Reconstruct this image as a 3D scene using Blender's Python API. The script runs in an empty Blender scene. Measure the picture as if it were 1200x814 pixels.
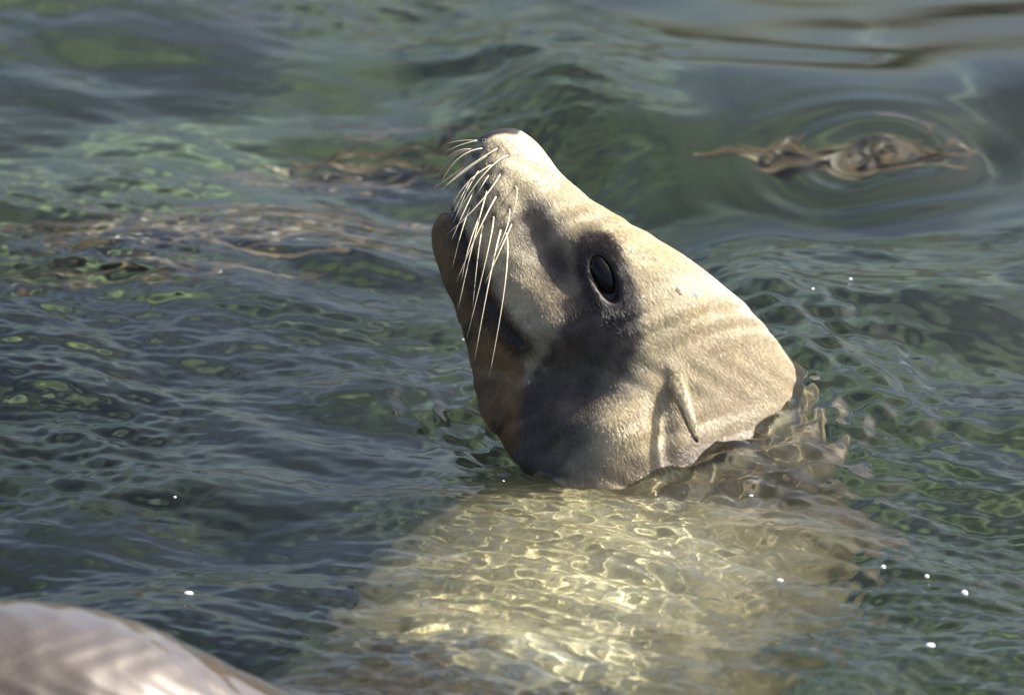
import bpy, math, random
import numpy as np
from mathutils import Vector

# ------------------------------------------------------------------ camera, sky, sun, exposure
sc = bpy.context.scene
PITCH = math.radians(20.0)
DIST = 9.0                      # metres from lens to the animal's head
PPM = 1300.0                    # photo pixels per metre at that distance
RIGHT = np.array((1.0, 0.0, 0.0))
UP = np.array((0.0, math.sin(PITCH), math.cos(PITCH)))
BACK = np.array((0.0, -math.cos(PITCH), math.sin(PITCH)))
HEAD = np.array((0.0, 0.0, 0.0672))

cam = bpy.data.cameras.new('camera')
cam.lens = 36.0 * DIST * PPM / 1200.0
cam.sensor_width = 36.0
cam.clip_end = 2000.0
cam.dof.use_dof = True
cam.dof.focus_distance = DIST - 0.09
cam.dof.aperture_fstop = 6.3
camo = bpy.data.objects.new('camera', cam)
sc.collection.objects.link(camo)
camo.location = HEAD + DIST * BACK
camo.rotation_euler = (math.radians(90) - PITCH, 0, 0)
sc.camera = camo

SUN_VEC = np.array((0.70, 0.25, 0.68))
SUN_VEC = SUN_VEC / np.linalg.norm(SUN_VEC)
world = bpy.data.worlds.new('World')
sc.world = world
world.use_nodes = True
wn = world.node_tree
sky = wn.nodes.new('ShaderNodeTexSky')
sky.sky_type = 'NISHITA'
sky.sun_disc = False
sky.sun_elevation = math.asin(SUN_VEC[2])
sky.sun_rotation = math.atan2(SUN_VEC[0], SUN_VEC[1])
sky.dust_density = 6.0
sky.ozone_density = 3.0
wn.links.new(sky.outputs[0], wn.nodes['Background'].inputs[0])
wn.nodes['Background'].inputs[1].default_value = 0.086

sun = bpy.data.lights.new('sun', 'SUN')
sun.energy = 5.0
sun.angle = math.radians(0.5)
sun.color = (1.0, 0.95, 0.86)
sun.cycles.is_caustics_light = True
suno = bpy.data.objects.new('sun', sun)
sc.collection.objects.link(suno)
suno.rotation_euler = Vector(SUN_VEC).to_track_quat('Z', 'Y').to_euler()

vs = sc.view_settings
vs.view_transform = 'Standard'
vs.look = 'None'
vs.exposure = 1.4
vs.gamma = 1.0
sc.cycles.use_denoising = True
sc.cycles.max_bounces = 10
sc.cycles.transmission_bounces = 8
sc.cycles.sample_clamp_indirect = 6.0

rng = np.random.default_rng(7)
random.seed(7)


# ------------------------------------------------------------------ helpers
def P(px, py, w=0.0):
    """photo pixel + depth in metres towards the camera -> world point(s)"""
    px, py, w = np.broadcast_arrays(np.asarray(px, float), np.asarray(py, float), np.asarray(w, float))
    s = (DIST - w) / DIST / PPM
    return (HEAD + ((px - 600) * s)[..., None] * RIGHT + ((407 - py) * s)[..., None] * UP + w[..., None] * BACK)


def pix(co):
    """world points -> photo pixel and depth"""
    d = co - HEAD
    w = d @ BACK
    k = DIST / (DIST - w) * PPM
    return 600 + (d @ RIGHT) * k, 407 - (d @ UP) * k, w


def on_plane(px, py, z=0.0):
    """where the sight line of a photo pixel meets the height z"""
    c = HEAD + DIST * BACK
    d = P(px, py) - c
    t = (z - c[2]) / d[..., 2]
    return c + t[..., None] * d if np.ndim(t) else c + t * d


def mesh_obj(name, verts, faces, mat=None, parent=None, smooth=True):
    m = bpy.data.meshes.new(name)
    m.from_pydata(np.asarray(verts, float).tolist(), [], [tuple(f) for f in faces])
    m.update()
    if smooth:
        m.shade_smooth()
    if mat:
        m.materials.append(mat)
    o = bpy.data.objects.new(name, m)
    sc.collection.objects.link(o)
    o.parent = parent
    return o


def grid_faces(ny, nx, wrap=False):
    i = np.arange(ny * nx).reshape(ny, nx)
    if wrap:
        i = np.concatenate([i, i[:, :1]], 1)
    return np.stack([i[:-1, :-1], i[:-1, 1:], i[1:, 1:], i[1:, :-1]], -1).reshape(-1, 4)


def sm(x, a, b):
    t = np.clip((x - a) / (b - a), 0, 1)
    return t * t * (3 - 2 * t)


def catmull(pts, n):
    """Catmull-Rom through rows of pts, n samples"""
    pts = np.asarray(pts, float)
    p = np.concatenate([2 * pts[:1] - pts[1:2], pts, 2 * pts[-1:] - pts[-2:-1]])
    t = np.linspace(0, len(pts) - 1 - 1e-9, n)
    i = t.astype(int)
    f = (t - i)[:, None]
    a, b, c, d = p[i], p[i + 1], p[i + 2], p[i + 3]
    return 0.5 * (2 * b + (c - a) * f + (2 * a - 5 * b + 4 * c - d) * f ** 2 + (3 * b - a - 3 * c + d) * f ** 3)


def waves(X, Y, bands, seed, warp=0.0):
    """sum of sine trains; bands = (wavelength, slope, number, main direction deg, spread deg)"""
    r = np.random.default_rng(seed)
    Z = np.zeros_like(X)
    for lam, slope, n, ang, spread in bands:
        for k in range(n):
            l = lam * math.exp(float(np.clip(r.normal(0, 0.38), -0.55, 0.8)))
            a = math.radians(ang + r.normal(0, spread))
            ph = r.uniform(0, 6.28)
            kx, ky = 2 * math.pi / l * math.cos(a), 2 * math.pi / l * math.sin(a)
            wx = warp * l * np.sin(X * 2.1 / l * 0.5 + Y * 1.3 / l * 0.5 + r.uniform(0, 6.28))
            Z += slope * l / (2 * math.pi) / math.sqrt(n / 2) * np.sin(kx * (X + wx) + ky * (Y - wx) + ph)
    return Z


def value_noise(x, y, scale, seed):
    r = np.random.default_rng(seed)
    g = r.uniform(0, 1, (64, 64))
    x, y = x / scale, y / scale
    i, j = np.floor(x).astype(int), np.floor(y).astype(int)
    fx, fy = x - i, y - j
    fx, fy = fx * fx * (3 - 2 * fx), fy * fy * (3 - 2 * fy)
    q = lambda a, b: g[a % 64, b % 64]
    return (q(i, j) * (1 - fx) + q(i + 1, j) * fx) * (1 - fy) + (q(i, j + 1) * (1 - fx) + q(i + 1, j + 1) * fx) * fy


def new_mat(name):
    m = bpy.data.materials.new(name)
    m.use_nodes = True
    return m, m.node_tree, m.node_tree.nodes['Principled BSDF']


# ------------------------------------------------------------------ materials
water_mat, nt, b = new_mat('sea_water')
b.inputs['Base Color'].default_value = (0.80, 0.92, 0.82, 1)
b.inputs['Transmission Weight'].default_value = 1.0
b.inputs['Roughness'].default_value = 0.0
b.inputs['IOR'].default_value = 1.333

bed_mat, nt, b = new_mat('seabed_algae')
tc = nt.nodes.new('ShaderNodeTexCoord')
n1 = nt.nodes.new('ShaderNodeTexNoise')
n1.inputs['Scale'].default_value = 2.2
n1.inputs['Detail'].default_value = 8.0
cr = nt.nodes.new('ShaderNodeValToRGB')
cr.color_ramp.elements[0].position = 0.45
cr.color_ramp.elements[0].color = (0.006, 0.011, 0.008, 1)
cr.color_ramp.elements[1].position = 0.72
cr.color_ramp.elements[1].color = (0.08, 0.105, 0.034, 1)
nt.links.new(tc.outputs['Object'], n1.inputs['Vector'])
nt.links.new(n1.outputs['Fac'], cr.inputs[0])
nt.links.new(cr.outputs[0], b.inputs['Base Color'])
b.inputs['Roughness'].default_value = 0.9

kelp_mat, nt, b = new_mat('brown_kelp')
tc = nt.nodes.new('ShaderNodeTexCoord')
n1 = nt.nodes.new('ShaderNodeTexNoise')
n1.inputs['Scale'].default_value = 22.0
n1.inputs['Detail'].default_value = 8.0
cr = nt.nodes.new('ShaderNodeValToRGB')
cr.color_ramp.elements[0].position = 0.35
cr.color_ramp.elements[0].color = (0.075, 0.048, 0.025, 1)
cr.color_ramp.elements[1].position = 0.7
cr.color_ramp.elements[1].color = (0.17, 0.115, 0.062, 1)
nt.links.new(tc.outputs['Object'], n1.inputs['Vector'])
nt.links.new(n1.outputs['Fac'], cr.inputs[0])
nt.links.new(cr.outputs[0], b.inputs['Base Color'])
b.inputs['Roughness'].default_value = 0.4

skin_mat, nt, b = new_mat('short_wet_fur')
at = nt.nodes.new('ShaderNodeAttribute')
at.attribute_name = 'pigment'
wt = nt.nodes.new('ShaderNodeAttribute')
wt.attribute_name = 'wet'
tc = nt.nodes.new('ShaderNodeTexCoord')
ax = 0.47 * RIGHT - 0.88 * UP
pe = 0.88 * RIGHT + 0.47 * UP
comb = nt.nodes.new('ShaderNodeCombineXYZ')
for k, (vec, s) in enumerate(((ax, 90.0), (pe, 420.0), (BACK, 420.0))):
    d = nt.nodes.new('ShaderNodeVectorMath')
    d.operation = 'DOT_PRODUCT'
    d.inputs[1].default_value = tuple(vec * s)
    nt.links.new(tc.outputs['Object'], d.inputs[0])
    nt.links.new(d.outputs['Value'], comb.inputs[k])
nf = nt.nodes.new('ShaderNodeTexNoise')
nf.inputs['Scale'].default_value = 1.0
nf.inputs['Detail'].default_value = 3.0
nt.links.new(comb.outputs[0], nf.inputs['Vector'])
mr = nt.nodes.new('ShaderNodeMapRange')
mr.inputs['From Min'].default_value = 0.25
mr.inputs['From Max'].default_value = 0.75
mr.inputs['To Min'].default_value = 0.62
mr.inputs['To Max'].default_value = 1.3
nt.links.new(nf.outputs['Fac'], mr.inputs['Value'])
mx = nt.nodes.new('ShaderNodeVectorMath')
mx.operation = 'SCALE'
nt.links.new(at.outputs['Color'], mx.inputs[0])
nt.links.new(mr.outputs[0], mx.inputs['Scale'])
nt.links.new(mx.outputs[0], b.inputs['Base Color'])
rr = nt.nodes.new('ShaderNodeMapRange')
rr.inputs['To Min'].default_value = 0.52
rr.inputs['To Max'].default_value = 0.12
nt.links.new(wt.outputs['Fac'], rr.inputs['Value'])
nt.links.new(wt.outputs['Fac'], b.inputs['Coat Weight'])
b.inputs['Coat Roughness'].default_value = 0.10
nt.links.new(rr.outputs[0], b.inputs['Roughness'])
bp = nt.nodes.new('ShaderNodeBump')
bp.inputs['Strength'].default_value = 0.15
bp.inputs['Distance'].default_value = 0.0012
nt.links.new(nf.outputs['Fac'], bp.inputs['Height'])
nt.links.new(bp.outputs[0], b.inputs['Normal'])

eye_mat, nt, b = new_mat('dark_eye')
b.inputs['Base Color'].default_value = (0.006, 0.004, 0.004, 1)
b.inputs['Roughness'].default_value = 0.086
b.inputs['IOR'].default_value = 1.34

whisker_mat, nt, b = new_mat('ivory_whisker')
b.inputs['Base Color'].default_value = (0.66, 0.58, 0.42, 1)
b.inputs['Roughness'].default_value = 0.35
b.inputs['Transmission Weight'].default_value = 0.1

# ------------------------------------------------------------------ the water
NECK = np.array((0.15, 0.03))


def axis(lo, hi, step, far, grow=1.13):
    c = np.arange(lo, hi + step / 2, step)
    e, s = [], step
    x = c[-1]
    while x < far:
        s *= grow
        x += s
        e.append(x)
    f, s = [], step
    x = c[0]
    while x > -far:
        s *= grow
        x -= s
        f.append(x)
    return np.concatenate([f[::-1], c, e])


xs = axis(-0.70, 0.70, 0.0026, 300.0)
ys = axis(-0.95, 1.35, 0.0029, 300.0)
X, Y = np.meshgrid(xs, ys)
dx = np.maximum(np.gradient(xs)[None, :], np.gradient(ys)[:, None])


def keep(lam):
    return sm(lam / dx, 3.0, 7.0)


rn = np.hypot(X - NECK[0], Y - NECK[1])
PXx = 600 + X * PPM
calm_right = sm(X, 0.0, 0.2) * sm(Y, 0.34, 0.5)            # long glassy swells far right
calm_near = 0.55 * sm(-X, 0.1, 0.25) * sm(-Y, 0.15, 0.3) * sm(Y, -0.75, -0.6)
patch = value_noise(X + 5, Y * 0.6 + 3, 0.22, 3)
rough = (0.35 + 0.9 * sm(patch, 0.3, 0.75)) * (1 - 0.95 * calm_right) * (1 - calm_near)
far_soft = 1 - 0.5 * sm(Y, 0.6, 1.0)

Z = keep(0.5) * waves(X, Y, [(0.75, 0.05, 4, 80, 30), (0.42, 0.055, 4, 70, 35)], 11, 0.15)
Z += keep(0.18) * waves(X, Y, [(0.24, 0.10, 6, 85, 26), (0.14, 0.09, 6, 80, 30)], 12, 0.25) * (1 - 0.8 * calm_right)
Z += keep(0.06) * rough * waves(X, Y, [(0.08, 0.09, 8, 80, 24), (0.042, 0.11, 8, 80, 26)], 13, 0.35)
Z += keep(0.02) * rough * far_soft * waves(X, Y, [(0.025, 0.13, 9, 80, 30), (0.0165, 0.10, 10, 85, 34)], 14, 0.4)
# rings and slop the neck sends out
ring_amp = np.exp(-((rn - 0.16) / 0.13) ** 2)
Z += keep(0.05) * 0.0016 * ring_amp * np.sin(rn * 2 * math.pi / 0.042 + 2.0 * np.sin(3 * np.arctan2(Y - NECK[1], X - NECK[0])))
Z += keep(0.05) * sm(ring_amp, 0.1, 1) * waves(X, Y, [(0.06, 0.15, 8, 70, 60), (0.026, 0.18, 9, 70, 60)], 15, 0.4)
over = np.exp(-((X - 0.03) / 0.26) ** 2) * sm(Y, -0.08, -0.2) * sm(Y, -0.85, -0.7)
Z += keep(0.03) * over * waves(X, Y, [(0.034, 0.10, 8, 78, 16), (0.019, 0.12, 9, 80, 22)], 17, 0.5)
# water heaped against the nape
d2 = ((X - 0.285) / 0.09) ** 2 + ((Y - 0.02) / 0.16) ** 2
Z += 0.016 * np.exp(-d2)
q_ = on_plane(665, 555)
Z -= 0.014 * np.exp(-((X - q_[0]) / 0.09) ** 2 - ((Y - q_[1]) / 0.07) ** 2)
# the two long swells behind the head, each with a short face and a long back
def swell(line, amp, front, back, lo, hi):
    q = catmull([on_plane(a, b_, amp)[:2] for a, b_ in line], 120)
    cy = np.interp(X, q[:, 0], q[:, 1])
    d = Y - cy
    return amp * np.exp(-(d / np.where(d < 0, front, back)) ** 2) * sm(X, lo, hi) * keep(0.2)


Z += swell([(500, 60), (600, 75), (700, 98), (800, 130), (1000, 128), (1150, 105), (1300, 90)], 0.055, 0.15, 0.32, -0.12, 0.08)
Z += swell([(700, 235), (800, 285), (900, 300), (1150, 303), (1300, 290)], 0.058, 0.11, 0.22, 0.10, 0.25)
ny, nx = X.shape


q_ = on_plane(1015, 226)
rq = np.hypot((X - q_[0]) / 1.5, Y - q_[1])
Z += keep(0.06) * 0.0032 * np.exp(-(rq / 0.08) ** 2) * np.sin(rq * 2 * math.pi / 0.042 + 1.2 * np.sin(2 * np.arctan2(Y - q_[1], X - q_[0]) + X * 9))


def water_height(x, y):
    i = np.clip(np.searchsorted(xs, x), 1, nx - 1)
    j = np.clip(np.searchsorted(ys, y), 1, ny - 1)
    return Z[j, i]


V = np.stack([X, Y, Z], -1).reshape(-1, 3)
F = grid_faces(ny, nx).tolist()
idx = np.arange(ny * nx).reshape(ny, nx)
edge = np.concatenate([idx[0, :-1], idx[:-1, -1], idx[-1, :0:-1], idx[:0:-1, 0]])
n0 = len(V)
low = V[edge].copy()
low[:, 2] = -8.0
V = np.concatenate([V, low])
E_ = len(edge)
for k in range(E_):
    k2 = (k + 1) % E_
    F.append((edge[k2], edge[k], n0 + k, n0 + k2))
F.append(tuple(n0 + np.arange(E_)[::-1]))
water = mesh_obj('water', V, F, water_mat)
water['kind'] = 'structure'
water['label'] = 'rippled dark green sea water reflecting pale sky'
water.cycles.is_caustics_caster = True

# ------------------------------------------------------------------ the bed under the water
bx = axis(-1.6, 1.6, 0.02, 300.0, 1.25)
by = axis(-1.2, 3.2, 0.02, 300.0, 1.25)
BX, BY = np.meshgrid(bx, by)
kb = sm(np.maximum(np.gradient(bx)[None, :], np.gradient(by)[:, None]), 0.3, 0.05)
BZ = -0.85 + kb * (0.28 * (value_noise(BX + 9, BY + 9, 0.55, 5) - 0.5) + 0.16 * (value_noise(BX + 9, BY + 9, 0.23, 6) - 0.5)
                   + 0.05 * (value_noise(BX + 9, BY + 9, 0.09, 8) - 0.5))
bed = mesh_obj('seabed', np.stack([BX, BY, BZ], -1).reshape(-1, 3), grid_faces(*BX.shape), bed_mat)
bed['kind'] = 'structure'
bed['label'] = 'uneven seabed of algae covered stones under the water'
bed.cycles.is_caustics_receiver = True

# ------------------------------------------------------------------ brown kelp drifting under the surface
def kelp(centre, half_w, half_d, n, length, loop, label, seed, wide=1.0):
    r = np.random.default_rng(seed)
    c0 = on_plane(*centre)
    e = bpy.data.objects.new('kelp_clump', None)
    e.location = (c0[0], c0[1], -0.05)
    sc.collection.objects.link(e)
    e['label'] = label
    e['category'] = 'kelp'
    e['group'] = 'kelp drifting under the surface'
    for k in range(n):
        L_ = length * r.uniform(0.6, 1.2)
        m = 36
        tt = np.linspace(-0.5, 0.5, m)
        ang = r.normal(0, 0.10) + loop * r.choice((-1, 1)) * (tt + 0.5) * r.uniform(0.7, 1.0) + (0.35 if loop < 1 else 0.1) * np.sin(tt * r.uniform(5, 12) + r.uniform(0, 6))
        x = np.cumsum(np.cos(ang)) * L_ / m
        y = np.cumsum(np.sin(ang)) * L_ / m
        y *= 0.3 if loop > 1 else 1.0
        x += r.uniform(-1, 1) * half_w - x.mean()
        z0 = -r.uniform(0.03, 0.08) - (0.05 if wide > 0.5 else 0)
        y += r.normal(0, 0.5) * half_d - y.mean() - z0
        z = z0 + 0.006 * np.sin(tt * r.uniform(8, 20) + r.uniform(0, 6))
        z = z + (water_height(c0[0] + x, c0[1] + y).mean() if m else 0)
        wd = wide * r.uniform(0.008, 0.017) * np.sqrt(np.clip(1 - (2 * tt) ** 4, 0.02, 1))
        nx_, ny_ = -np.gradient(y), np.gradient(x)
        nl = np.hypot(nx_, ny_)
        tw = 0.25 * np.sin(tt * r.uniform(4, 12) + r.uniform(0, 6))
        off = np.stack([nx_ / nl * np.cos(tw), ny_ / nl * np.cos(tw), np.sin(tw)], -1) * wd[:, None]
        mid = np.stack([x, y, z + 0.05], -1)
        ruf = 0.12 * np.sin(tt * 60 + r.uniform(0, 6))[:, None] * wd[:, None] * np.array((0, 0, 1.0))
        rows = np.stack([mid - off + ruf, mid - off * 0.3, mid + off * 0.3, mid + off - ruf,
                         mid + off - ruf - (0, 0, 0.0012), mid - (0, 0, 0.0016), mid - off + ruf - (0, 0, 0.0012)], 1)
        f = grid_faces(m, 7, True).tolist() + [tuple(range(7)), tuple(range((m - 1) * 7, m * 7))[::-1]]
        o = mesh_obj('frond', rows.reshape(-1, 3), f, kelp_mat, e)
        o.cycles.is_caustics_receiver = True


kelp((235, 278), 0.15, 0.10, 44, 0.26, 0.25, 'wide brown kelp patch under the ripples, level with the sea lion\'s chin', 61, 0.42)
kelp((415, 196), 0.08, 0.06, 18, 0.18, 0.25, 'small brown kelp patch under the ripples, level with the sea lion\'s nose', 62, 0.42)
kelp((1012, 222), 0.06, 0.035, 12, 0.20, 0.2, 'brown kelp patch in the smooth swell behind the sea lion\'s head', 63, 0.6)

# ------------------------------------------------------------------ the sea lion
lion = bpy.data.objects.new('sea_lion', None)
lion.location = (0, 0, 0)
sc.collection.objects.link(lion)
lion['label'] = 'tan sea lion raising its whiskered snout out of the rippled water'
lion['category'] = 'sea lion'

# head and neck: (throat px, crown px, half width px, fullness towards throat, depth shift px, skew px)
RINGS = [
    (581, 151, 592, 149, 4, 0.0, 0, 0),
    (567, 158, 607, 152, 22, 0.0, 0, 0),
    (554, 173, 628, 167, 36, 0.05, 0, 0),
    (543, 194, 645, 187, 45, 0.10, 0, 0),
    (535, 215, 657, 203, 50, 0.12, 0, 0),
    (527, 240, 671, 217, 54, 0.10, 0, 0),
    (508, 262, 686, 229, 57, 0.0, 0, 0),
    (506, 281, 700, 239, 60, -0.02, 0, 0),
    (511, 303, 715, 248, 64, 0.0, 0, 0),
    (520, 330, 734, 260, 71, -0.06, 0, 0),
    (532, 357, 751, 269, 80, -0.1, 0, 0),
    (545, 396, 780, 287, 94, -0.14, 0, 0),
    (552, 430, 815, 310, 107, -0.16, 0, 8),
    (558, 462, 850, 337, 118, -0.16, -5, 22),
    (567, 492, 884, 369, 126, -0.14, -12, 45),
    (588, 516, 914, 406, 131, -0.1, -18, 65),
    (603, 545, 938, 440, 135, -0.05, -22, 82),
    (618, 575, 956, 476, 140, 0.0, -24, 90),
    (640, 615, 972, 520, 142, 0.0, -20, 90),
    (668, 660, 980, 570, 140, 0.0, -10, 85),
    (700, 700, 975, 620, 125, 0.0, 0, 70),
    (750, 730, 930, 670, 80, 0.0, 0, 40),
    (820, 725, 850, 715, 10, 0.0, 0, 0),
]
NR, NA = 200, 120
R = catmull(RINGS, NR)
th = np.linspace(0, 2 * math.pi, NA, endpoint=False)
c, s = np.cos(th), np.sin(th)
Lp, Rp = R[:, None, 0:2], R[:, None, 2:4]
cc = np.sign(c) * np.abs(c) ** 0.92
ss = np.sign(s) * np.abs(s) ** 0.92
uv = (Lp + Rp) / 2 + (Rp - Lp) / 2 * cc[None, :, None]
t = R[:, 4:5] / PPM
w = t * ss[None] * (1 - R[:, 5:6] * c[None]) + R[:, 6:7] / PPM - R[:, 7:8] / PPM * c[None]
HV = P(uv[..., 0], uv[..., 1], w).reshape(-1, 3)
HF = grid_faces(NR, NA, True).tolist() + [tuple(range(NA))[::-1], tuple(range((NR - 1) * NA, NR * NA))]

# trunk: spine in metres + radius
SPINE = [
    (0.175, 0.150, -0.300, 0.02), (0.172, 0.120, -0.290, 0.10), (0.160, 0.040, -0.265, 0.165), (0.125, -0.100, -0.235, 0.190),
    (0.050, -0.280, -0.222, 0.192), (-0.025, -0.480, -0.216, 0.190), (-0.11, -0.640, -0.190, 0.180),
    (-0.235, -0.755, -0.120, 0.160), (-0.39, -0.800, -0.010, 0.138), (-0.55, -0.820, -0.026, 0.130),
    (-0.72, -0.82, -0.14, 0.100), (-0.88, -0.74, -0.26, 0.066), (-0.97, -0.68, -0.34, 0.035), (-1.0, -0.66, -0.36, 0.01)]
S = catmull(SPINE, 160)
T = np.gradient(S[:, :3], axis=0)
T /= np.linalg.norm(T, axis=1)[:, None]
A = np.cross(T, (0, 0, 1.0))
A /= np.linalg.norm(A, axis=1)[:, None]
B = np.cross(A, T)
TV = (S[:, None, :3] + S[:, None, 3:4] * (1.04 * c[None, :, None] * A[:, None] + 0.98 * s[None, :, None] * B[:, None])).reshape(-1, 3)
TF = (grid_faces(160, NA, True)[:, ::-1]).tolist() + [tuple(range(NA)), tuple(range(159 * NA, 160 * NA))[::-1]]

pv = np.concatenate([HV, TV])
pf = HF + [[i + len(HV) for i in f] for f in TF]
tmp = mesh_obj('rough_body', pv, pf)
bm_mod = tmp.modifiers.new('remesh', 'REMESH')
bm_mod.mode = 'VOXEL'
bm_mod.voxel_size = 0.0023
dg = bpy.context.evaluated_depsgraph_get()
me = bpy.data.meshes.new_from_object(tmp.evaluated_get(dg))
bpy.data.objects.remove(tmp)
nv = len(me.vertices)
co = np.empty(nv * 3)
me.vertices.foreach_get('co', co)
co = co.reshape(-1, 3)
ne = len(me.edges)
ed = np.empty(ne * 2, int)
me.edges.foreach_get('vertices', ed)
ed = ed.reshape(-1, 2)
deg = np.bincount(ed.ravel(), minlength=nv).astype(float)


def relax(co, weight, n):
    for _ in range(n):
        acc = np.stack([np.bincount(ed[:, 0], co[ed[:, 1], k], nv) + np.bincount(ed[:, 1], co[ed[:, 0], k], nv) for k in range(3)], -1)
        co = co + weight[:, None] * (acc / deg[:, None] - co)
    return co


co = relax(co, np.full(nv, 0.6), 6)
joint = sm(co[:, 2], 0.0, -0.05) * sm(np.hypot(co[:, 0] - 0.13, co[:, 1] + 0.02), 0.34, 0.24)
co = relax(co, 0.7 * joint, 120)


def normals(co):
    me.vertices.foreach_set('co', co.ravel())
    me.update()
    n = np.empty(nv * 3)
    me.vertex_normals.foreach_get('vector', n)
    return n.reshape(-1, 3)


def seg_dist(px, py, line):
    best = np.full(px.shape, 1e9)
    for (ax_, ay), (bx_, by_) in zip(line[:-1], line[1:]):
        ex, ey = bx_ - ax_, by_ - ay
        tt = np.clip(((px - ax_) * ex + (py - ay) * ey) / (ex * ex + ey * ey), 0, 1)
        best = np.minimum(best, np.hypot(px - ax_ - tt * ex, py - ay - tt * ey))
    return best


def blob(px, py, x, y, ra, rb, deg_=0.0):
    a = math.radians(deg_)
    u = (px - x) * math.cos(a) + (py - y) * math.sin(a)
    v = -(px - x) * math.sin(a) + (py - y) * math.cos(a)
    return np.exp(-(u / ra) ** 2 - (v / rb) ** 2)


EYE = (709, 326)
EYE_ANG = 66.0          # long axis of the almond, degrees from +x towards +y (down)


def eye_r(px, py, la=33.0, lb=15.0):
    a = math.radians(EYE_ANG)
    u = (px - EYE[0]) * math.cos(a) + (py - EYE[1]) * math.sin(a)
    v = -(px - EYE[0]) * math.sin(a) + (py - EYE[1]) * math.cos(a)
    return np.sqrt((u / la) ** 2 + (v / lb) ** 2)


MOUTH = [(516, 240), (528, 247), (537, 268), (550, 305), (567, 348), (588, 383), (607, 400)]
px, py, pw = pix(co)
nrm = normals(co)
head = (py < 600) & (co[:, 2] > -0.06)
side = np.abs(nrm @ BACK)
disp = np.zeros(nv)
disp += 9.0 * blob(px, py, 576, 215, 26, 52, 8) * side           # whisker pad
disp -= 6.0 * blob(px, py, 622, 262, 18, 40, -25) * side         # behind the pad
disp -= 18.0 * blob(px, py, 650, 312, 28, 44, -30) * side        # hollow before the eye
disp += 9.0 * blob(px, py, 722, 290, 26, 22, 40) * side          # brow
disp += 8.0 * blob(px, py, 640, 378, 26, 44, 0) * side           # cheek over the jaw
disp -= 20.0 * blob(px, py, 680, 445, 40, 56, -40) * side        # hollow below the eye
disp += 22.0 * blob(px, py, 722, 505, 38, 40, 20) * side         # jaw angle
disp -= 24.0 * sm(px, 705, 600) * sm(py, 385, 440) * side
disp -= 8.0 * blob(px, py, 655, 530, 34, 22, 0) * side
disp -= 9.0 * blob(px, py, 778, 500, 13, 50, 0) * side           # before the ear
disp += 4.0 * blob(px, py, 792, 434, 12, 18, -15) * side         # ear root
er = eye_r(px, py)
disp -= 16.0 * sm(er, 1.05, 0.6) * side
md = seg_dist(px, py, MOUTH)
disp -= 8.0 * np.exp(-(md / 4.5) ** 2)
disp[~head] = 0
co = co + nrm * (disp / PPM)[:, None]
# folds of wet hide across the hindquarters
hind = sm(co[:, 0], -0.17, -0.24) * sm(co[:, 1], -0.55, -0.65)
fold = np.sin(co[:, 0] * 80 + co[:, 1] * 45 + 2.2 * np.sin(co[:, 2] * 22) + 9 * value_noise(co[:, 0] * 10 + 30, co[:, 1] * 10 + 30, 0.8, 33))
co = co + nrm * (hind * 0.0020 * fold * value_noise(co[:, 0] * 10 + 40, co[:, 2] * 10 + 40, 0.9, 34))[:, None]
# fine uneven skin
co = co + nrm * (0.0006 * np.sin(px * 0.11 + 3 * np.sin(py * 0.05)) * np.sin(py * 0.09 + pw * 60))[:, None]
co = relax(co, np.where(er < 1.4, 0.15, 0.4), 2)
nrm = normals(co)
px, py, pw = pix(co)

# pigment, plus shade painted on the cheek, throat and mouth corner
n1 = value_noise(px + 900, py + 900 + pw * 700, 26, 21)
n2 = value_noise(px + 900, py + 900 + pw * 700, 9, 22)
tan = np.array((0.51, 0.43, 0.28))
grey = np.array((0.33, 0.275, 0.195))
brown = np.array((0.19, 0.10, 0.036))
dark = np.array((0.016, 0.010, 0.009))


def mix(a, b, f):
    return a * (1 - f[:, None]) + b * f[:, None]


col = np.repeat(tan[None], nv, 0) * (0.9 + 0.2 * n1)[:, None]
col = mix(col, grey, 0.7 * sm(px + 0.3 * py, 860, 1020) * head)                       # neck greyer
cheek = np.clip(blob(px, py, 650, 312, 32, 50, -30) + blob(px, py, 685, 430, 48, 62, -20) + 1.2 * blob(px, py, 640, 500, 55, 55), 0, 1)  # cheek and throat shade painted into the coat colour
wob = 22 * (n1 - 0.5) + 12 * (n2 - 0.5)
cheek_shade = sm(seg_dist(px, py, [(622, 262), (660, 320), (690, 380)]) + wob, 40, 10) * 0.75 + sm(seg_dist(px, py, [(700, 395), (680, 430), (640, 480), (625, 520)]) + wob, 60, 38)
cheek = np.clip(np.maximum(cheek, cheek_shade) * (0.75 + 0.5 * n1) - 0.7 * blob(px, py, 726, 502, 34, 32, 15), 0, 1)  # sunlit patch at the jaw angle left pale in the painted shade
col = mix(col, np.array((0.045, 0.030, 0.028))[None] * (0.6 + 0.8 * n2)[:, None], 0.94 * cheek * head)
jaw_line = [(505, 235), (530, 247), (560, 305), (585, 345), (608, 390), (612, 450), (606, 500), (600, 560)]
jx = np.interp(py, [p[1] for p in jaw_line], [p[0] for p in jaw_line])
jaw = sm(px + 14 * (n2 - 0.5) - jx, 8, -8) * (py > 236) * head
col = mix(col, brown[None] * (0.25 + 0.9 * n2 + 0.8 * n1)[:, None], 0.92 * jaw)
col = mix(col, np.array((0.06, 0.03, 0.012)), 0.85 * sm(md, 24, 8) * sm(py, 250, 300) * head)  # brown lower lip, with the shadow behind the whiskers painted in
col = mix(col, dark, 0.9 * sm(md, 9, 3) * head)
col = mix(col, dark, 0.97 * sm(er + 0.3 * (n2 - 0.5), 2.4, 1.7) * head)
col = mix(col, dark, sm(seg_dist(px, py, [(565, 160), (577, 153), (592, 151), (604, 153)]), 8, 4) * head)
below = sm(co[:, 1] + 0.5 * co[:, 0] + 0.08 * (n1 - 0.5), -0.44, -0.60)
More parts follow.
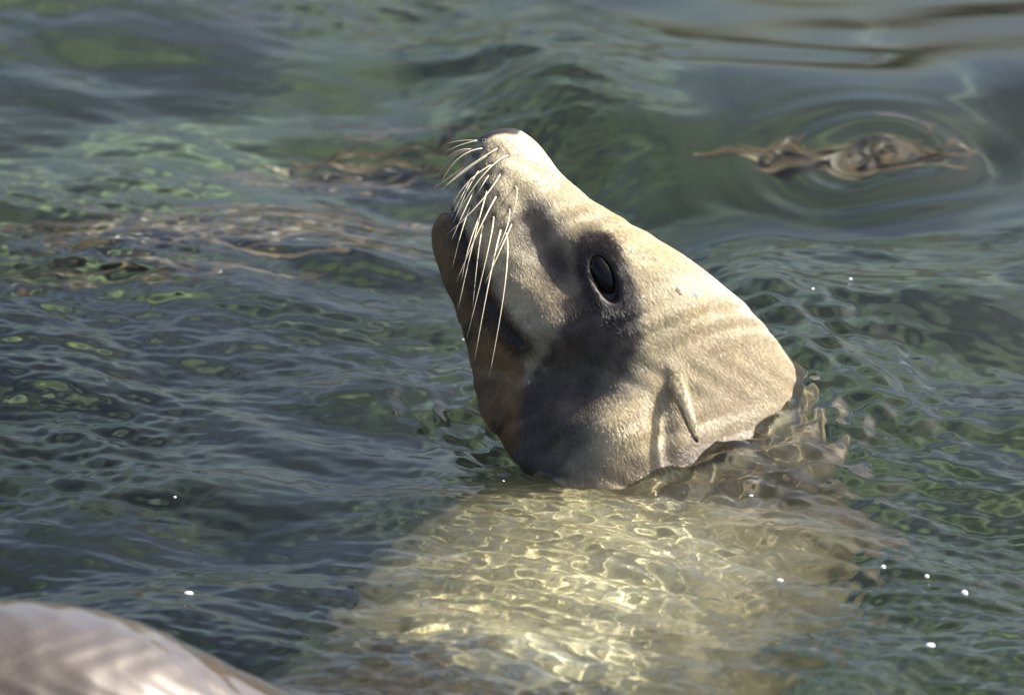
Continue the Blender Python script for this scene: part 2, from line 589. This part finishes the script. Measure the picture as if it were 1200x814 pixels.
col = mix(col, np.array((0.060, 0.046, 0.034)), below)
soaked = sm(co[:, 2], 0.01, -0.03) * (1 - below)
col = mix(col, col * np.array((0.86, 0.81, 0.76)), soaked)
rneck = np.hypot(co[:, 0] - 0.19, co[:, 1] - 0.02)
soak2 = sm(rneck, 0.24, 0.15) * sm(co[:, 2], 0.022, 0.006) * (0.55 + 0.45 * sm(n1, 0.3, 0.6))
col = mix(col, np.array((0.12, 0.085, 0.062)), 0.85 * soak2 * (1 - below))
wet = np.clip(sm(co[:, 2], 0.03, 0.0) * 0.08 + below, 0, 1)

# whisker spots
WH = [  # base, bend, tip in photo pixels, outward reach in metres
    ((565, 174), (537, 186), (517, 215), .010), ((559, 165), (540, 170), (522, 178), .002), ((551, 175), (537, 178), (523, 188), .0),
    ((583, 174), (543, 200), (519, 222), .020), ((571, 183), (539, 205), (516, 224), .012), ((576, 193), (548, 214), (531, 240), .018),
    ((595, 182), (563, 209), (530, 262), .030), ((587, 203), (560, 240), (523, 275), .034), ((556, 222), (541, 254), (529, 282), .022),
    ((551, 243), (541, 271), (530, 314), .026), ((566, 239), (556, 277), (546, 302), .028), ((582, 229), (560, 272), (535, 330), .040),
    ((571, 222), (553, 290), (537, 362), .036), ((578, 254), (572, 292), (547, 396), .045), ((566, 262), (560, 300), (554, 360), .034),
    ((597, 245), (592, 272), (573, 308), .040), ((604, 218), (605, 235), (594, 268), .030), ((593, 273), (592, 330), (573, 442), .052),
    ((587, 268), (573, 330), (556, 422), .050), ((561, 200), (546, 226), (533, 258), .018), ((553, 208), (540, 232), (528, 256), .012),
    ((563, 251), (549, 290), (541, 330), .030), ((600, 262), (583, 300), (568, 333), .040), ((573, 205), (566, 216), (559, 228), .012),
]
spots = [q[0] for q in WH] + [(571, 217), (548, 207), (583, 228), (560, 182), (570, 246), (590, 240), (545, 228), (570, 218), (587, 202), (579, 253), (548, 206), (558, 192), (555, 181), (597, 243), (593, 268), (541, 216), (561, 232)]
spot = np.zeros(nv)
for (x_, y_) in spots:
    spot = np.maximum(spot, blob(px, py, x_, y_ - 2.5, 4.2, 6.5, 20))
    col = mix(col, dark, 0.92 * blob(px, py, x_, y_, 4.2, 6.0, 20) * head)

pig = me.attributes.new('pigment', 'FLOAT_COLOR', 'POINT')  # coat colour, painted face shade included
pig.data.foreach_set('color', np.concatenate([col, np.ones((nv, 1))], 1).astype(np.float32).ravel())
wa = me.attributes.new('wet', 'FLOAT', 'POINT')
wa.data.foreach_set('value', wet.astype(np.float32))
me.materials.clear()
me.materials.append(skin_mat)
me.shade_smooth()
me.name = 'body'
body = bpy.data.objects.new('body', me)
sc.collection.objects.link(body)
body.parent = lion
body.cycles.is_caustics_receiver = True

# points of the near and far flank under a photo pixel
hsel = np.where(head)[0]


def surface(x, y, near=True):
    d = np.hypot(px[hsel] - x, py[hsel] - y)
    q = hsel[d < max(5.0, d.min() + 1.5)]
    k = q[np.argmax(pw[q]) if near else np.argmin(pw[q])]
    return co[k], nrm[k], pw[k]


def tube(pts, rad, sides=6):
    pts = np.asarray(pts)
    tg = np.gradient(pts, axis=0)
    tg /= np.linalg.norm(tg, axis=1)[:, None]
    a = np.cross(tg, BACK + 0.01)
    a /= np.linalg.norm(a, axis=1)[:, None]
    b_ = np.cross(tg, a)
    q = np.linspace(0, 2 * math.pi, sides, endpoint=False)
    v = pts[:, None] + rad[:, None, None] * (np.cos(q)[None, :, None] * a[:, None] + np.sin(q)[None, :, None] * b_[:, None])
    n = len(pts)
    return v.reshape(-1, 3), grid_faces(n, sides, True).tolist() + [tuple(range(sides))[::-1], tuple(range((n - 1) * sides, n * sides))]


for near in (True, False):
    for (b0, b1, b2, reach) in WH:
        p0, nn, w0 = surface(*b0, near)
        sg = 1 if near else -1
        j = (0, 0) if near else (random.uniform(-6, 6), random.uniform(-6, 6))
        q = np.array([(b0[0], b0[1], w0 - sg * 0.002), (b1[0] + j[0], b1[1] + j[1], w0 + sg * reach * 0.6),
                      (b2[0] + 2 * j[0], b2[1] + 2 * j[1], w0 + sg * reach * 0.8)])
        tt = np.linspace(0, 1, 14)[:, None]
        m1 = 2 * q[1] - 0.5 * (q[0] + q[2])
        cv = (1 - tt) ** 2 * q[0] + 2 * tt * (1 - tt) * m1 + tt ** 2 * q[2]
        pts = P(cv[:, 0], cv[:, 1], cv[:, 2])
        ln = np.hypot(b2[0] - b0[0], b2[1] - b0[1])
        r0 = 0.0004 + 0.0005 * min(1, ln / 170)
        v, f = tube(pts, r0 * (1 - 0.8 * tt[:, 0] ** 1.3))
        mesh_obj('whisker', v, f, whisker_mat, lion)

# eyes
for near in (True, False):
    pc, nn, wc = surface(*EYE, near)
    sg = 1 if near else -1
    rim = np.median(pw[hsel][(eye_r(px[hsel], py[hsel]) < 1.35) & (eye_r(px[hsel], py[hsel]) > 1.05) & (np.sign(pw[hsel]) == sg)])
    ea = math.radians(EYE_ANG)
    e1 = math.cos(ea) * RIGHT - math.sin(ea) * UP
    e2 = -math.sin(ea) * RIGHT - math.cos(ea) * UP
    u_ = np.linspace(0, math.pi, 33)
    v_ = np.linspace(0, 2 * math.pi, 48, endpoint=False)
    ev = np.stack([np.outer(np.sin(u_), np.cos(v_)), np.outer(np.sin(u_), np.sin(v_)), np.outer(np.cos(u_), np.ones(48))], -1).reshape(-1, 3)
    ctr = P(EYE[0], EYE[1], rim - sg * 0.0162)
    mesh_obj('eye', ctr + 0.0235 * ev[:, :1] * e1 + 0.0130 * ev[:, 1:2] * e2 + 0.0140 * ev[:, 2:] * BACK, grid_faces(33, 48, True), eye_mat, lion)

# ears: small furled cones hanging back from the side of the head
EAR_P, EAR_N, EAR_C = [], [], []
for near in (True, False):
    sg = 1 if near else -1
    line = catmull([(784, 418, 7), (790, 438, 9.5), (797, 460, 9.5), (805, 483, 8), (812, 503, 5.2), (817, 518, 1.8)], 40)
    _, _, w0 = surface(790, 440, near)
    tt = np.linspace(0, 1, 40)
    depth = w0 + sg * (-0.022 + 0.043 * np.sin(tt * 1.9))
    ctr = P(line[:, 0], line[:, 1], depth)
    q = np.linspace(0, 2 * math.pi, 28, endpoint=False)
    rad = line[:, 2] / PPM
    furl = 1 - 0.55 * np.exp(-((np.angle(np.exp(1j * (q - 2.7)))) / 0.45) ** 2)[None, :] * sm(tt, 0.25, 0.5)[:, None]
    acx = 0.92 * RIGHT + 0.35 * UP
    v = ctr[:, None] + rad[:, None, None] * furl[..., None] * (np.cos(q)[None, :, None] * acx + 0.8 * sg * np.sin(q)[None, :, None] * BACK)
    f = grid_faces(40, 28, True)
    f = (f[:, ::-1] if not near else f).tolist() + [tuple(range(28)), tuple(range(39 * 28, 40 * 28))]
    eo = mesh_obj('ear', v.reshape(-1, 3), f, skin_mat, lion)
    ecol = mix(np.repeat(tan[None] * 0.85, 1120, 0), dark, (0.9 * np.exp(-((np.angle(np.exp(1j * (q - 2.7)))) / 0.5) ** 2)[None, :] * sm(tt, 0.3, 0.55)[:, None]
               + 0.95 * sm(tt, 0.88, 0.97)[:, None]).clip(0, 1).ravel())
    en = np.empty(1120 * 3)
    eo.data.vertex_normals.foreach_get('vector', en)
    en = en.reshape(-1, 3)
    ok = np.repeat(np.arange(1120)[(np.repeat(tt, 28) > 0.1) & (ecol[:, 0] > 0.2)], 4)
    EAR_P.append(v.reshape(-1, 3)[ok])
    EAR_N.append(en[ok])
    EAR_C.append(ecol[ok])
    a_ = eo.data.attributes.new('pigment', 'FLOAT_COLOR', 'POINT')
    a_.data.foreach_set('color', np.concatenate([ecol, np.ones((1120, 1))], 1).astype(np.float32).ravel())

# short fur lying from the nose back towards the neck
fur_mat, nt, b = new_mat('fur_strands')
at = nt.nodes.new('ShaderNodeAttribute')
at.attribute_name = 'strand_colour'
nt.links.new(at.outputs['Color'], b.inputs['Base Color'])
b.inputs['Roughness'].default_value = 0.24
sel = np.where(head & (co[:, 2] > -0.006 + 0.016 * sm(px, 840, 920)) & (er > 1.12) & (md > 5) & (spot < 0.3) & (py > 162))[0]
sel = np.concatenate([sel] * 5)
nh = len(sel)
root = co[sel] + rng.normal(0, 0.0015, (nh, 3))
nn = nrm[sel]
root -= nn * (np.sum((root - co[sel]) * nn, 1))[:, None]
hbase = col[sel]
root = np.concatenate([root] + EAR_P)
nn = np.concatenate([nn] + EAR_N)
hbase = np.concatenate([hbase] + EAR_C)
root[nh:] += rng.normal(0, 0.0008, (len(root) - nh, 3))
nh = len(root)
hx, _, _ = pix(root)
fx = 0.47 + 0.35 * sm(hx, 700, 900) - 0.25 * sm(hx, 620, 540)
flow = fx[:, None] * RIGHT - np.sqrt(1 - fx ** 2)[:, None] * UP
flow = flow + rng.normal(0, 0.09, (nh, 3))
flow -= nn * np.sum(flow * nn, 1)[:, None]
flow /= np.linalg.norm(flow, axis=1)[:, None]
hy = pix(root)[1]
ln = rng.uniform(0.0035, 0.0065, nh)[:, None] * (1 - 0.55 * sm(hx + 0.35 * hy, 725, 680) * sm(hy, 330, 290))[:, None]
n_ear = sum(len(e_) for e_ in EAR_P)
ln[nh - n_ear:] *= (0.3 + 0.7 * sm(hy[nh - n_ear:], 475, 435))[:, None]
lift = rng.uniform(0.02, 0.11, nh)[:, None]
pos = np.stack([root - nn * 0.0004, root + ln * 0.5 * (flow + nn * lift * 1.2), root + ln * (flow + nn * lift * 0.9)], 1)
hc = bpy.data.hair_curves.new('fur')
hc.add_curves([3] * nh)
hc.attributes['position'].data.foreach_set('vector', pos.astype(np.float32).ravel())
ra = hc.attributes.get('radius') or hc.attributes.new('radius', 'FLOAT', 'POINT')
ra.data.foreach_set('value', np.tile(np.array((0.00014, 0.00012, 0.00003), np.float32), nh))
hcol = (hbase * np.exp(rng.normal(0, 0.24, nh))[:, None]).clip(0, 0.85)
ca = hc.attributes.new('strand_colour', 'FLOAT_COLOR', 'CURVE')
ca.data.foreach_set('color', np.concatenate([hcol, np.ones((nh, 1))], 1).astype(np.float32).ravel())
hc.materials.append(fur_mat)
fur = bpy.data.objects.new('fur', hc)
sc.collection.objects.link(fur)
fur.parent = lion
fur['kind'] = 'stuff'

# drops on the fur, white beads added as sun glints on the water
drop_mat, nt, b = new_mat('water_drop')
b.inputs['Base Color'].default_value = (1, 1, 1, 1)
b.inputs['Transmission Weight'].default_value = 1.0
b.inputs['Roughness'].default_value = 0.10
b.inputs['IOR'].default_value = 1.33
glint_mat, nt, b = new_mat('glint_bead')
b.inputs['Base Color'].default_value = (0.85, 0.86, 0.84, 1)
b.inputs['Roughness'].default_value = 0.1
u_ = np.linspace(0, math.pi, 13)
v_ = np.linspace(0, 2 * math.pi, 20, endpoint=False)
UNIT = np.stack([np.outer(np.sin(u_), np.cos(v_)), np.outer(np.sin(u_), np.sin(v_)), np.outer(np.cos(u_), np.ones(20))], -1).reshape(-1, 3)
UF = grid_faces(13, 20, True)
for (x_, y_, r_) in [(800, 338, 0.0034), (820, 344, 0.0027), (742, 291, 0.0018), (848, 420, 0.0016), (619, 447, 0.0018), (598, 366, 0.0018), (701, 309, 0.0018)]:
    p0, n0_, _ = surface(x_, y_)
    a = np.cross(n0_, (0.2, 0.1, 1.0))
    a /= np.linalg.norm(a)
    b_ = np.cross(n0_, a)
    k_ = 1 + 0.18 * np.sin(3 * np.arctan2(UNIT[:, 1], UNIT[:, 0]) + x_)
    v = r_ * ((UNIT[:, :1] * k_[:, None]) * a + (UNIT[:, 1:2] * k_[:, None]) * 1.3 * b_ + UNIT[:, 2:] * 0.42 * n0_)
    o = mesh_obj('water_drop', v, UF, drop_mat)
    o.location = p0 + n0_ * 0.0008
    o['label'] = 'tiny clear water drop glinting on the sea lion\'s wet fur'
    o['category'] = 'water drop'
    o['group'] = 'water drops on the fur'
for (x_, y_, r_) in [(1035, 664, 0.004), (1130, 694, 0.005), (1086, 675, 0.0035), (1090, 760, 0.0045), (914, 675, 0.003), (221, 702, 0.0036), (1030, 612, 0.002),
                     (952, 391, 0.0016), (996, 374, 0.002), (560, 388, 0.0018), (543, 402, 0.0014), (590, 565, 0.002), (205, 585, 0.002), (880, 582, 0.002)]:
    p0 = on_plane(x_, y_)
    p0[2] = water_height(p0[0], p0[1])
    o = mesh_obj('glint_bead', UNIT * r_ * (0.85 + 0.3 * math.sin(x_), 0.7, 0.5), UF, glint_mat)  # white bead in place of a glint off the ripples
    o.location = p0
    o['label'] = 'tiny white bead added as a sun glint on the rippled water'
    o['category'] = 'glint bead'
    o['group'] = 'beads added as sun glints on the water'
